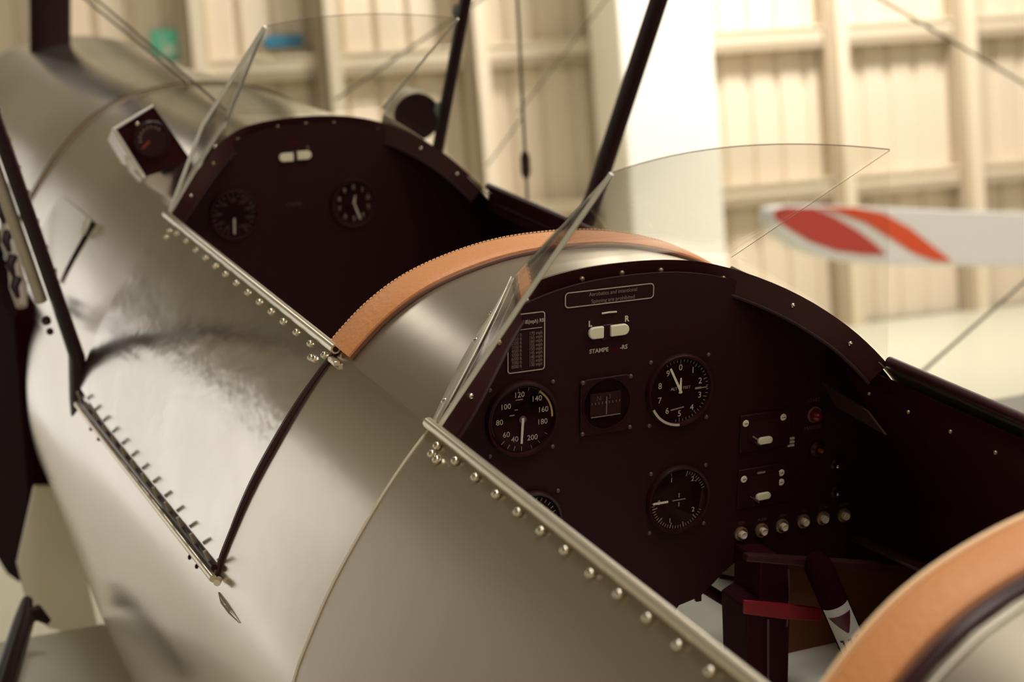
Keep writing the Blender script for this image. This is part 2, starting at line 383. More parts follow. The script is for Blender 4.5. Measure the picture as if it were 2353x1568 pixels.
# ------------------------------------------------------------------ instrument panels, lips, windscreens
PS = Vector((0, -1, 0))
def cockpit_front(y0, dz, rear):
    YP = y0+.110
    # glare lip that edges the opening
    N = 48; outer = []; inner = []; tops = []
    for i in range(N+1):
        s = -SR+2*SR*i/N; x, z = prof(s); c = 1-smooth(.10, .2825, abs(x))
        h = .004+.012*smooth(.2825, .13, abs(x)) + dz*c*.6
        o_ = surf(s, lipY(s, y0)+.004, h); outer.append(o_)
        q = Vector((x*.935, lipY(s, y0)+.012, z-.022+h*.6)); inner.append(q)
    mb = MB(); vs = outer+inner+[p+Vector((0, .004, 0)) for p in inner]+[p+Vector((0, .010, -.002)) for p in outer]; n = N+1; fs = []
    for i in range(N):
        for a, b in ((0, 1), (1, 2), (2, 3), (3, 0)): fs.append((a*n+i, a*n+i+1, b*n+i+1, b*n+i))
    mb.add(vs, fs); lip = mb.build('cockpit_lip', M['lip'], plane)
    m_ = MB(); tube(m_, [p+Vector((0, -.001, 0)) for p in inner], .0022, 8); m_.build('lip_bead', M['bead'], lip)
    for i in (4, 9, 14, 20, 24, 28, 34, 39, 44):
        p = (outer[i]*.55+inner[i]*.45)+Vector((0, -.001, 0)); screw_mb(p, (0, -1, .1), .0032).build('screw', M['brass'] if i not in (39, 44, 4) else M['chrome'], lip)
    # the panel board
    pts = []
    for i in range(41):
        s = -SR+2*SR*i/40; x, z = prof(s); pts.append(Vector((x*.97, YP, z-.004+ (.010+dz*.6)*(1-smooth(.1, .2825, abs(x))))))
    for z in (-.05, -.10, -.16, -.22): pts.append(Vector((prof(s_at_z(z))[0]-.012, YP, z)))
    if rear:
        low = [(2130,1318),(2000,1303),(1850,1292),(1725,1280),(1690,1292),(1660,1318),(1640,1340),(1612,1368),(1612,1382),(1600,1384),(1598,1376),(1560,1392),(1552,1404),(1552,1560)]
        for u, v in low: pts.append(onp(u, v, 1, YP))
        pts.append(Vector((-.30, YP, -.46)))
    else:
        pts += [Vector((.40, YP, -.50)), Vector((-.40, YP, -.50))]
    for z in (-.22, -.16, -.10, -.05): pts.append(Vector((-prof(s_at_z(z))[0]+.012, YP, z)))
    mb = MB(); prism(mb, pts, (0, .004, 0)); pan = mb.build('instrument_panel', M['panel'], plane, smooth=False)
    # windscreen: one centre pane and two side panes
    A = Vector((.2835, y0+.002, .009)); B = Vector((.1430, y0+.128, .121+dz)); P = Vector((.1604, y0-.139, .289+dz))
    if not rear: P = Vector((.1604, 1.0037, .3253)); B = B+Vector((0, .0, .008)); A = A+Vector((0, -.005, .0))
    def side_pane(sg):
        a, b, p = [Vector((q.x*sg, q.y, q.z)) for q in (A, B, P)]
        # bottom edge follows the deck between a and b
        bt = []
        for i in range(9):
            t = i/8; x = a.x+(b.x-a.x)*t; s = s_at_x(abs(x)); z = prof(s)[1]+.008*(1-t)+t*(b.z-prof(s_at_x(abs(b.x)))[1]); y = a.y+(b.y-a.y)*(t**1.15); bt.append(Vector((x, y, z+.006*math.sin(math.pi*t))))
        nn = (b-a).cross(p-a).normalized(); bt0 = bt; bt = [q-nn*nn.dot(q-a) for q in bt]; md = (a+p)/2+Vector((sg*(.0 if rear else .020), .003 if rear else .0, 0)); poly = bt+[p]+([] if rear else [md]); nn = nn*.0018
        mb_ = MB(); n_ = len(poly); vs_ = [q+nn for q in poly]+[q-nn for q in poly]; fs_ = []
        for i in range(n_-2): fs_.append((i, i+1, n_-1)); fs_.append((n_+i+1, n_+i, 2*n_-1))
        mb_.add(vs_, fs_); g = mb_.build('windscreen_side_pane', M['glass'], plane, smooth=False)
        if sg < 0:
            e_ = MB(); tube(e_, [a, (a+md)/2, md, (md+p)/2, p], .0027 if rear else .0032, 8); e_.build('pane_edge', M['edge'], g)
        e_ = MB(); tube(e_, ([] if rear or sg > 0 else bt[:-1])+[b, (b+p)/2, p], (.0016 if rear else .0034) if sg < 0 else (.0004 if rear else .0020), 8); e_.build('pane_edge', M['edge'] if sg < 0 else M['cutedge_and_glint'], g)
        # metal foot flange screwed on the deck
        fl = MB(); ins = []; outs = []
        for i in range(9):
            q = bt[i]; t = i/8; s = s_at_x(abs(q.x)); base = surf(sg*s, q.y+.002, .0035)
            outs.append(surf(sg*min(s, SR), q.y+.020+.014*math.sin(math.pi*t), .002)); ins.append(q+Vector((0, -.001, .006 if sg < 0 else -.010)))
        fl.add(outs+ins, [(i, i+1, 10+i, 9+i) for i in range(8)]); fo = fl.build('flange', M['satin'], g)
        so = fo.modifiers.new('solid', 'SOLIDIFY'); so.thickness = .0014
        for i in (1, 4, 6):
            p_ = outs[i]*.7+ins[i]*.3; screw_mb(p_, (sg*.5, .3, .8), .0042).build('screw', M['chrome'], fo)
        return g
    side_pane(-1); side_pane(1)
    K = 16; bt = []; tp = []
    for i in range(K+1):
        t = -1+2*i/K; c = 1-t*t
        x = B.x*t; bt.append(Vector((x, B.y+.035*c, prof(s_at_x(abs(x)))[1]+(B.z-prof(s_at_x(B.x))[1])*(1-.6*c)+.004)))
        tp.append(Vector((P.x*t, P.y+.030*c, P.z+.010*c)))
    mb = MB(); th = Vector((0, .0022, .001)); vs = bt+tp+[q+th for q in bt]+[q+th for q in tp]; n = K+1; fs = []
    for i in range(K):
        fs.append((i, i+1, n+i+1, n+i)); fs.append((2*n+i+1, 2*n+i, 3*n+i, 3*n+i+1))
    mb.add(vs, fs); g = mb.build('windscreen_centre_pane', M['glass'], plane)
    e_ = MB(); tube(e_, [q+th*.5 for q in tp], .0006, 6); e_.build('top_edge', M['markdim'], g)
    return YP, pan, lip
YP, pan, lip = cockpit_front(0.0, 0.0, True)
YF, panf, lipf = cockpit_front(1.187, .012, False)

FONT = None
def text_mesh(body, size, parent, name, m, x, z, Y, rot=0., align='CENTER', bold=.0, sx=1.):
    cu = bpy.data.curves.new('lettering', 'FONT'); cu.body = body; cu.size = size; cu.align_x = align; cu.align_y = 'CENTER'; cu.offset = bold
    cu.extrude = .0001; cu.resolution_u = 3
    o = bpy.data.objects.new('lettering', cu); COL.objects.link(o)
    dg = bpy.context.evaluated_depsgraph_get(); me = bpy.data.meshes.new_from_object(o.evaluated_get(dg))
    bpy.data.objects.remove(o); c, s = math.cos(rot), math.sin(rot)
    for v in me.vertices:
        a, b = v.co.x*sx, v.co.y; v.co = Vector((x+a*c-b*s, Y-.0003-v.co.z, z+a*s+b*c))
    me.materials.clear(); me.materials.append(m)
    o = bpy.data.objects.new(name, me); COL.objects.link(o); o.parent = parent; return o
def disc(name, parent, m, x, z, Y, r_, h=.001, n=40, ring=None):
    mb = MB()
    if ring: lathe(mb, (x, Y, z), PS, [(ring, 0), (ring, h), (r_, h), (r_, 0)], n)
    else: lathe(mb, (x, Y, z), PS, [(r_, 0), (r_, h)], n)
    return mb.build(name, m, parent)
def bar(mb, x, z, ang, r0, r1, wd, Y, w1=None):
    """radial bar; ang clockwise from 12 o'clock in degrees"""
    a = R(ang); d = Vector((math.sin(a), 0, math.cos(a))); t = Vector((math.cos(a), 0, -math.sin(a))); c = Vector((x, Y, z)); w1 = wd if w1 is None else w1
    prism(mb, [c+d*r0-t*wd/2, c+d*r0+t*wd/2, c+d*r1+t*w1/2, c+d*r1-t*w1/2], (0, -.0004, 0))
def arc(mb, x, z, a0, a1, r0, r1, Y, n=24):
    c = Vector((x, Y, z)); vs = []
    for i in range(n+1):
        a = R(a0+(a1-a0)*i/n); d = Vector((math.sin(a), 0, math.cos(a))); vs += [c+d*r0, c+d*r1]
    mb.add(vs, [(2*i, 2*i+1, 2*i+3, 2*i+2) for i in range(n)])
def gauge(name, x, z, Y, r_, parent, face='dial', screws=True, rim=.0045):
    mb = MB(); lathe(mb, (x, Y, z), PS, [(r_+rim, 0), (r_+rim, .003), (r_+rim*.6, .006), (r_, .0055), (r_-.001, .0012)], 48)
    g = mb.build(name, M['black'], plane); 
    disc('dial_face', g, M[face], x, z, Y, r_-.0005, .0012)
    if screws:
        q = (r_+rim)*.80
        for a, b in ((-1, 1), (1, 1), (-1, -1), (1, -1)):
            screw_mb((x+a*q*1.08, Y, z+b*q*1.08), PS, .0028).build('screw', M['dimbrass'], g)
    return g
def pp(u, v, Y=None): q = onp(u, v, 1, YP if Y is None else Y); return q.x, q.z

# airspeed indicator
x, z = pp(1198.5, 963); YD = YP-.0024
asi = gauge('airspeed_indicator', x, z, YP, .0408, pan)
mk = MB()
for k, a in enumerate((-178, -163, -150, -135)): bar(mk, x, z, a, .032, .0375, .0008, YD)
for a in (162, 145, 125, 35, 12, -8): bar(mk, x, z, a, .034, .0380, .0006, YD)
bar(mk, x, z, 36, .037, .042, .0012, YD)
bar(mk, x-.010, z+.0125, 90, 0, .004, .001, YD)
mk.build('scale_marks', M['markdim'], asi)
ya = MB(); arc(ya, x, z, 34, 92, .0362, .0384, YD); ya.build('yellow_arc', M['yellow'], asi)
ya = MB(); arc(ya, x, z, -115, 34, .0378, .0388, YD); ya.build('green_arc', M['greenarc'], asi)
for t, a, rr in (('40', -157, .0245), ('60', -128, .0255), ('80', -90, .0285), ('100', -50, .0275), ('120', -8, .0300), ('140', 38, .0285), ('160', 72, .0270), ('180', 104, .0255), ('200', 152, .0265)):
    text_mesh(t, .0090, asi, 'numeral', M['mark'], x+rr*math.sin(R(a)), z+rr*math.cos(R(a)), YD)
dsh = MB(); prism(dsh, [Vector((x+q, YD, z+r_)) for q, r_ in ((-.0085, .0235), (.0005, .0235), (.0005, .0245), (-.0085, .0245))], (0, -.0003, 0))
prism(dsh, [Vector((x+q, YD, z+r_)) for q, r_ in ((-.0160, .0058), (-.0100, .0058), (-.0100, .0072), (-.0160, .0072))], (0, -.0003, 0)); dsh.build('dial_legend', M['markdim'], asi)
nd = MB(); bar(nd, x, z, -176.5, -.002, .0285, .0032, YD-.0012, .0026); nd.build('needle', M['needle'], asi)
disc('needle_hub', asi, M['markfaint'], x, z, YD-.0006, .0045, .0006)

# altimeter
x, z = pp(1560, 897)
alt = gauge('altimeter', x, z, YP, .0405, pan)
mk = MB()
for i in range(50):
    a = i*7.2
    if 190 < a < 330: continue
    bar(mk, x, z, a, .0355 if i % 5 else .0335, .0385, .0007, YD)
mk.build('scale_marks', M['markdim'], alt)
for i in range(10):
    a = i*36; text_mesh(str(i), .0105, alt, 'numeral', M['mark'], x+.0285*math.sin(R(a)), z+.0285*math.cos(R(a)), YD)
text_mesh('ALT', .0050, alt, 'dial_legend', M['mark'], x-.008, z+.003, YD); text_mesh('FEET', .0050, alt, 'dial_legend', M['markdim'], x+.009, z+.003, YD)
wn = MB(); prism(wn, [Vector((x+q, YD, z+r_)) for q, r_ in ((.0205, -.001), (.029, -.001), (.029, .0015), (.0205, .0015))], (0, -.0003, 0)); bar(wn, x, z, 90, .029, .0375, .0012, YD)
prism(wn, [Vector((x+q, YD, z+r_)) for q, r_ in ((-.012, -.0235), (.006, -.0215), (.006, -.0200), (-.012, -.0220))], (0, -.0003, 0)); wn.build('setting_window', M['markdim'], alt)
nd = MB(); bar(nd, x, z, -26, -.003, .0325, .0030, YD-.0015, .0026); nd.build('needle', M['needle'], alt)
nd = MB(); bar(nd, x, z, 2, -.003, .016, .0040, YD-.0008, .0018); nd.build('needle', M['needle'], alt)
gl = MB(); c = Vector((x, YP-.0062, z)); arc(gl, x, z, 182, 244, .0395, .0425, YP-.0065); gl.build('bezel_mark', M['mark'], alt)

# vertical speed indicator
x, z = pp(1557, 1147)
vsi = gauge('vertical_speed_indicator', x, z, YP, .0390, pan, face='dialbrown')
mk = MB()
for i in range(60):
    a = 18+i*6
    if 75 < a < 118 or a > 322+20: continue
    if a > 270 and a < 342: continue
    bar(mk, x, z, a, .0330 if i % 5 else .0300, .0370, .0008 if i % 5 else .0013, YD)
mk.build('scale_marks', M['markdim'], vsi)
for t, a, rr in (('1', -22, .0285), ('2', 38, .0300), ('0', -90, .0270), ('1', 204, .0280), ('2', 128, .0260)):
    text_mesh(t, .0085, vsi, 'numeral', M['mark'], x+rr*math.sin(R(a)), z+rr*math.cos(R(a)), YD)
nd = MB(); bar(nd, x, z, -90, .0150, .0355, .0026, YD-.001); nd.build('needle', M['needle'], vsi)
cr = MB(); bar(cr, x, z, 90, -.009, .009, .0012, YD-.0006); bar(cr, x, z, 0, .003, .0085, .0016, YD-.0006); bar(cr, x, z, 180, .003, .0085, .0016, YD-.0006); cr.build('centre_cross', M['markdim'], vsi)

# slip and turn indicator with a square window
x, z = pp(1391, 930)
mb = MB(); rr = .034
poly = []
for k, (a, b) in enumerate(((1, 1), (-1, 1), (-1, -1), (1, -1))):
    for j in range(7):
        t = R(90*k+90*j/6); poly.append(Vector((x+a*(rr-.010)+.010*math.cos(t), YP, z+b*(rr-.010)+.010*math.sin(t))))
prism(mb, poly, (0, -.003, 0)); tsi = mb.build('turn_and_slip_indicator', M['panel'], plane, bevel=.0008)
disc('bezel_ring', tsi, M['black'], x, z+.002, YP-.003, .0315, .001, ring=.0300)
mb = MB(); prism(mb, [Vector((x+a, YP-.0035, z+b)) for a, b in ((-.022, -.012), (.018, -.012), (.018, .016), (-.022, .016))], (0, -.0012, 0)); mb.build('window', M['dial'], tsi)
mk = MB(); bar(mk, x-.001, z-.010, 0, 0, .021, .0009, YP-.0048); prism(mk, [Vector((x+a, YP-.0048, z+b)) for a, b in ((-.021, -.0125), (.017, -.0125), (.017, -.0115), (-.021, -.0115))], (0, -.0002, 0))
for k in range(9): bar(mk, x-.020+.0045*k, z+.003, 0, 0, .0028, .0006, YP-.0048)
mk.build('scale_marks', M['markdim'], tsi)
text_mesh('N', .008, tsi, 'numeral', M['markfaint'], x-.011, z+.010, YP-.0047); text_mesh('3', .008, tsi, 'numeral', M['markfaint'], x+.003, z+.011, YP-.0047)
for a, b in ((-1, 1), (1, 1), (-1, -1), (1, -1)): screw_mb((x+a*.031, YP-.003, z+b*.031), PS, .0028).build('screw', M['dimbrass'], tsi)

# half hidden gauge lower left
x, z = pp(1222, 1200)
eg = gauge('oil_pressure_gauge', x, z, YP, .034, pan)
mk = MB()
for i in range(9): bar(mk, x, z, 10+i*12, .027, .031, .0012, YD)
mk.build('scale_marks', M['markdim'], eg); nd = MB(); bar(nd, x, z, 30, 0, .024, .0022, YD-.001); nd.build('needle', M['yellow'], eg)

# placards
def rrect(mb, x0, x1, z0, z1, r_, wd, Y):
    pts = []
    for k, (cx_, cz_) in enumerate(((x1-r_, z1-r_), (x0+r_, z1-r_), (x0+r_, z0+r_), (x1-r_, z0+r_))):
        for j in range(7):
            t = R(90*k+90*j/6); pts.append((cx_, cz_, math.cos(t), math.sin(t)))
    n = len(pts); o_ = [Vector((a+c*r_, Y, b+d*r_)) for a, b, c, d in pts]; i_ = [Vector((a+c*(r_-wd), Y, b+d*(r_-wd))) for a, b, c, d in pts]
    mb.add(o_+i_, [(k, (k+1) % n, n+(k+1) % n, n+k) for k in range(n)])
xa, za = pp(1297, 690); xb, zb = pp(1502, 668); zt = pp(1400, 661)[1]; zbm = pp(1400, 697)[1]
pl = MB(); prism(pl, [Vector((a, YP, b)) for a, b in ((xa, zbm), (xb, zbm), (xb, zt), (xa, zt))], (0, -.0008, 0)); plq = pl.build('warning_placard', M['panel'], plane)
fr = MB(); rrect(fr, xa, xb, zbm, zt, .005, .0013, YP-.0011); fr.build('frame_line', M['mark'], plq)
xm = (xa+xb)/2; zm = (zt+zbm)/2
text_mesh('Aerobatics and intentional', .0066, plq, 'lettering', M['markdim'], xm+.004, zm+.0038, YP-.001, sx=.88)
text_mesh('Spinning are prohibited', .0066, plq, 'lettering', M['markdim'], xm+.004, zm-.0046, YP-.001, sx=.90)
x0, zt = pp(1165, 735); x1 = pp(1252, 724)[0]; zt = pp(1210, 719)[1]; z1 = pp(1210, 854)[1]
pl = MB(); prism(pl, [Vector((a, YP, b)) for a, b in ((x0, z1), (x1, z1), (x1, zt), (x0, zt))], (0, -.0008, 0)); plq = pl.build('speed_table_placard', M['panel'], plane)
fr = MB(); rrect(fr, x0, x1, z1, zt, .004, .0013, YP-.0011); H_ = zt-z1; W2 = x1-x0
prism(fr, [Vector((a, YP-.0011, b)) for a, b in ((x0+.004, zt-.0190), (x1-.004, zt-.0190), (x1-.004, zt-.0182), (x0+.004, zt-.0182))], (0, -.0002, 0)); fr.build('frame_line', M['mark'], plq)
text_mesh('IAS = VNE(mph) RB', .0060, plq, 'lettering', M['mark'], x0+W2*.52, zt-.0105, YP-.001, sx=.84, bold=.0001)
for i in range(9):
    zz = zt-.0245-i*(H_-.032)/8
    text_mesh(('0 ft' if i == 0 else '%d00 ft' % (i*10)), .0058, plq, 'lettering', M['markdim'], x0+W2*.38, zz, YP-.001, align='RIGHT', sx=.78)
    text_mesh('%d mph' % (170-i*5), .0058, plq, 'lettering', M['markdim'], x0+W2*.93, zz, YP-.001, align='RIGHT', sx=.82)

# magneto lamps and lettering
def pill(name, u, v, L, H2, cut, Y, parent, m):
    x, z = pp(u, v, Y); mb = MB(); pts = []
    for j in range(13):
        t = R(-90+180*j/12); pts.append(Vector((x+cut*(L-H2+H2*math.cos(t)), Y, z+H2*math.sin(t))))
    pts += [Vector((x-cut*L, Y, z+H2)), Vector((x-cut*L, Y, z-H2))]
    if cut < 0: pts.reverse()
    prism(mb, pts, (0, -.005, 0)); return mb.build(name, m, parent, bevel=.0012)
mg = MB(); x, z = pp(1394, 762); box(mg, (x, YP-.001, z), (.007, .002, .009)); mgo = mg.build('magneto_switch', M['black'], plane, bevel=.001)
pill('switch_paddle', 1367, 764, .0095, .0070, -1, YP-.001, mgo, M['cream']); pill('switch_paddle', 1421, 757, .0120, .0066, 1, YP-.001, mgo, M['cream'])
x, z = pp(1356, 745); text_mesh('L', .0095, mgo, 'lettering', M['needle'], x, z, YP, bold=.0003)
x, z = pp(1440, 733); text_mesh('R', .0095, mgo, 'lettering', M['needle'], x, z, YP, bold=.0003)
bm = MB(); x, z = pp(1399, 718.5); tube(bm, [(x-.0095, YP-.0008, z), (x, YP-.0008, z+.0004), (x+.0095, YP-.0008, z)], .0011, 6); bm.build('switch_legend', M['needle'], mgo)
x, z = pp(1376, 806); text_mesh('STAMPE', .0070, mgo, 'lettering', M['mark'], x, z, YP, bold=.0002)
x, z = pp(1412, 802); text_mesh('SV4', .0062, mgo, 'lettering', M['redlamp'], x, z, YP)
x, z = pp(1433, 798); text_mesh('-RS', .0070, mgo, 'lettering', M['mark'], x, z, YP, bold=.0002)

# radio and transponder
def knob(name, u, v, r_, m, parent, h=.008, collar=None, n=20):
    x, z = pp(u, v); mb = MB(); lathe(mb, (x, YP, z), PS, [(r_, 0), (r_, h*.8), (r_*.8, h), (.0001, h)], n); o = mb.build(name, m, parent)
    lm = MB(); bar(lm, x, z, 90, -r_*.5, r_*.5, .0007, YP-h-.0001); lm.build('knob_line', M['markfaint'], o); return o
for nm, a, b in (('radio', (1700, 955), (1812, 1022)), ('transponder', (1695, 1080), (1808, 1150))):
    x0, z0 = pp(*a); x1, z1 = pp(*b); mb = MB(); box(mb, ((x0+x1)/2, YP-.001, (z0+z1)/2), ((x1-x0)/2, .002, (z0-z1)/2)); ro = mb.build(nm, M['panel'], plane, bevel=.001)
    if nm == 'radio':
        ks = ((1710.7, 972), (1797, 957.5)); pl_ = (1753, 1009.5); sw = ((1718, 1008), (1745, 1026)); sw2 = ((1724, 1000), (1735, 1008))
    else:
        ks = ((1706.5, 1100), (1792.5, 1085), (1792, 1106.5)); pl_ = (1749, 1137.5); sw = ((1715, 1135), (1736, 1150)); sw2 = None
    for k in ks: knob('button', *k, .0044, M['cream'], ro, h=.004)
    x, z = pp(*pl_); mb = MB(); pts = []
    for j in range(24):
        t = R(15*j); pts.append(Vector((x+(.0055 if math.cos(t) > 0 else -.0055)+.0046*math.cos(t), YP-.002, z+.0046*math.sin(t))))
    prism(mb, pts, (0, -.005, 0)); mb.build('rocker_button', M['cream'], ro, bevel=.001)
    q = [Vector((pp(*k)[0], YP-.008, pp(*k)[1])) for k in sw]; mb = MB(); tube(mb, q, .0010, 8); mb.build('lever', M['chrome'], ro)
    if sw2:
        q = [Vector((pp(*k)[0], YP-.006, pp(*k)[1])) for k in sw2]; mb = MB(); tube(mb, q, .0010, 8); mb.build('lever', M['markdim'], ro)
    x, z = pp(1752, 985 if nm == 'radio' else 1110); mb = MB(); box(mb, (x, YP-.0032, z), (.022, .0006, .012)); mb.build('display', M['dial'], ro)
    if nm == 'transponder':
        x, z = pp(1745, 1084); mb = MB(); box(mb, (x, YP-.0042, z), (.0055, .0004, .0012)); mb.build('display_mark', M['markdim'], ro)
x, z = pp(1816, 1015); mb = MB()
for k in range(3): box(mb, (x, YP-.0012, z-.0045+.0045*k), (.0045, .0012, .0014))
st_ = mb.build('sticker', M['mark'], plane)
# warning lamp, fuel cock pointer, toggle bosses and the six push knobs
x, z = pp(1871, 953); mb = MB(); lathe(mb, (x, YP, z), PS, [(.0085, 0), (.0085, .004), (.0075, .009), (.005, .012), (.0001, .0135)], 24); lo = mb.build('warning_lamp', M['redlamp'], plane)
disc('lamp_collar', lo, M['brass'], x, z, YP, .0100, .002, ring=.0086)
x, z = pp(1870, 920); text_mesh('START', .0062, lo, 'lettering', M['markfaint'], x, z, YP); x, z = pp(1867, 983); text_mesh('MASTER', .0068, lo, 'lettering', M['markfaint'], x, z, YP)
x, z = pp(1876, 1031); mb = MB(); lathe(mb, (x, YP, z), PS, [(.0105, 0), (.0105, .003), (.007, .007), (.0001, .007)], 24); mo = mb.build('master_switch', M['black'], plane)
mb = MB(); lathe(mb, (x, YP-.007, z), PS, [(.0028, 0), (.0022, .006), (.0001, .007)], 10); mb.build('switch_tip', M['orange'], mo)
for u, v in ((1920, 1067), (1920, 1130)):
    x, z = pp(u, v); mb = MB(); lathe(mb, (x, YP, z), PS, [(.0085, 0), (.0085, .002), (.0055, .0035), (.0045, .010), (.0001, .0115)], 20); o = mb.build('toggle_boss', M['black'], plane)
    mb = MB(); lathe(mb, (x-.004, YP-.010, z+.001), PS, [(.0025, 0), (.0025, .002), (.0001, .0035)], 10); mb.build('toggle_tip', M['chrome'], o)
    screw_mb((x+.008, YP-.002, z-.003), PS, .0016).build('screw', M['chrome'], o)
for i, (u, v) in enumerate(((1703, 1227), (1750, 1219), (1797, 1209), (1846, 1198), (1891, 1191), (1939, 1184))):
    x, z = pp(u, v); mb = MB(); lathe(mb, (x-.001, YP, z+.0005), PS, [(.0090, 0), (.0090, .003), (.0075, .0035), (.0075, .001)], 24); o = mb.build('circuit_breaker', M['brass'], plane)
    mb = MB(); lathe(mb, (x, YP-.001, z), PS, [(.0048, 0), (.0048, .006), (.0040, .007), (.0026, .0062), (.0001, .0062)], 18); mb.build('push_button', M['knob'], o)
    text_mesh(('IGN', 'PUMP', 'GEN', 'LTS', 'COM', 'INSTR')[i], .0052, o, 'lettering', M['markfaint'], x, z+.014, YP)

# front panel instruments (soft in the photo)
pf = lambda u, v: pp(u, v, YF)
x, z = pf(537, 493); g = gauge('airspeed_indicator', x, z, YF, .0405, panf, screws=False); mk = MB()
for i in range(22): bar(mk, x, z, -160+i*14.5, .031, .0385, .0016, YF-.0024)
arc(mk, x, z, 20, 80, .036, .038, YF-.0024); mk.build('scale_marks', M['markfaint'], g)
for t, a in (('40', -150), ('60', -120), ('80', -85), ('100', -45), ('120', -5), ('140', 35), ('160', 70), ('180', 105), ('200', 145)): text_mesh(t, .009, g, 'numeral', M['markfaint'], x+.026*math.sin(R(a)), z+.026*math.cos(R(a)), YF-.0024)
nd = MB(); bar(nd, x, z, -178, .006, .034, .0036, YF-.004); nd.build('needle', M['mark'], g)
x, z = pf(812, 466); g = gauge('altimeter', x, z, YF, .0405, panf, screws=False); mk = MB()
for i in range(50): bar(mk, x, z, i*7.2, .0350, .0385, .0010, YF-.0024)
mk.build('scale_marks', M['markfaint'], g)
for i in range(10):
    a = i*36; text_mesh(str(i), .0105, g, 'numeral', M['markdim'], x+.0285*math.sin(R(a)), z+.0285*math.cos(R(a)), YF-.0024, bold=.0003)
nd = MB(); bar(nd, x, z, 160, .004, .032, .0036, YF-.004); bar(nd, x, z, 10, -.002, .014, .005, YF-.004, .002); nd.build('needle', M['mark'], g)
mg = MB(); x, z = pf(679, 357); box(mg, (x, YF-.001, z), (.008, .002, .009)); mf = mg.build('magneto_switch', M['black'], plane, bevel=.001)
def pillf(u, v, cut):
    x, z = pp(u, v, YF); mb = MB(); pts = []
    for j in range(13):
        t = R(-90+180*j/12); pts.append(Vector((x+cut*(.006+.0075*math.cos(t)), YF-.001, z+.0075*math.sin(t))))
    pts += [Vector((x-cut*.0125, YF-.001, z+.0075)), Vector((x-cut*.0125, YF-.001, z-.0075))]
    if cut < 0: pts.reverse()
    prism(mb, pts, (0, -.005, 0)); mb.build('switch_paddle', M['cream'], mf, bevel=.0012)
pillf(657, 361, -1); pillf(697, 356, 1)
x, z = pf(678, 330); text_mesh('MAG', .008, mf, 'lettering', M['redlamp'], x, z, YF); x, z = pf(708, 340); text_mesh('R', .010, mf, 'lettering', M['markdim'], x, z, YF)
x, z = pf(677, 470); text_mesh('STAMPE', .008, mf, 'lettering', M['markfaint'], x, z, YF)

# ------------------------------------------------------------------ cockpit interior
for sg in (-1, 1):
    mb = MB(); rows = []
    for z in (-.012, -.06, -.12, -.18, -.25, -.32, -.40, -.48, -.56, -.62, -.655):
        xx = prof(s_at_z(z))[0]-.012; rows.append([Vector((sg*xx, y, z)) for y in (-.66, -.3, .0, .325, .7, 1.28)])
    vs = [v for r_ in rows for v in r_]; fs = [(i*6+j, i*6+j+1, (i+1)*6+j+1, (i+1)*6+j) for i in range(len(rows)-1) for j in range(5)]
    mb.add(vs, fs); o = mb.build('cockpit_side_lining', M['interior'], plane); so = o.modifiers.new('solid', 'SOLIDIFY'); so.thickness = .003; so.offset = 0
    if sg > 0:
        for k in range(9):
            y = .02-.075*k; screw_mb((.2825-.010+.0, y, -.034), (-1, 0, .3), .0022).build('screw', M['brass'], o)
        q = [onp(u, v, 0, .296+.0) for u, v in ((1932, 868), (2040, 938), (2082, 992), (1968, 928))]
        mb = MB(); prism(mb, [Vector((p.x-.03, p.y, p.z)) for p in q], (.003, 0, 0)); mb.build('map_pocket', M['dialbrown'], o)
# bulkheads under the decks
def bulk(y, zlow, name, hole=False):
    pts = [surf(-s_at_z(zlow)+2*s_at_z(zlow)*i/60, y, -.012) for i in range(61)]; mb = MB(); prism(mb, pts, (0, .006, 0)); return mb.build(name, M['interior'], plane, smooth=False)
bulk(1.32, -.64, 'firewall'); bulk(-.70, -.64, 'rear_bulkhead')
fl = MB(); box(fl, (.01, .35, -.425), (.385, .83, .004)); fl.build('floor_pan', M['belly'], plane)
# front seat back with its red harness behind the panel, control column, extinguisher
sb = MB(); box(sb, (-.08, .42, -.30), (.20, .01, .12), (Vector((1, 0, 0)), Vector((0, 1, .15)).normalized(), Vector((0, -.15, 1)).normalized())); seat = sb.build('seat_back', M['interior'], plane, bevel=.01)
ply = MB(); prism(ply, [onp(u, v, 1, .135) for u, v in ((1812, 1292), (2150, 1300), (2100, 1620), (1808, 1500))], (0, .008, 0)); ply.build('plywood_side_box', M['wood'], plane, smooth=False)
pc = MB(); prism(pc, [onp(u, v, 1, .02) for u, v in ((1720, 1276), (2135, 1303), (2110, 1325), (1715, 1292))], (0, .012, 0)); pc.build('panel_lower_tube', M['lip'], plane, smooth=False, bevel=.002)
cc = MB(); prism(cc, [onp(u, v, 1, .05) for u, v in ((1748, 1290), (1812, 1290), (1816, 1380), (1810, 1640), (1722, 1640), (1716, 1400), (1745, 1380))], (0, .06, 0)); col = cc.build('control_pedestal', M['interior'], plane, smooth=False, bevel=.002)
m_ = MB(); a, b = onp(1765, 1425, 1, .045), onp(1765, 1600, 1, .045); tube(m_, [a, b], .0016, 8); m_.build('control_rod', M['markfaint'], col)
m_ = MB(); a, b = onp(1812, 1310, 1, .04), onp(1808, 1440, 1, .04); tube(m_, [a, (a+b)/2+Vector((.003, 0, 0)), b], .0013, 8); m_.build('cable', M['markfaint'], col)
sp = MB(); q = [onp(u, v, 1, .02) for u, v in ((1710, 1380), (1800, 1388), (1888, 1399), (1886, 1428), (1800, 1424), (1710, 1412))]; prism(sp, q, (0, .004, 0)); sp.build('red_strap', M['red'], plane, bevel=.001)
rd = MB(); a, b = onp(1655, 1325, 1, .20), onp(1760, 1345, 1, .20); tube(rd, [a, b], .0035, 8); rd.build('rudder_cable', M['interior'], plane)
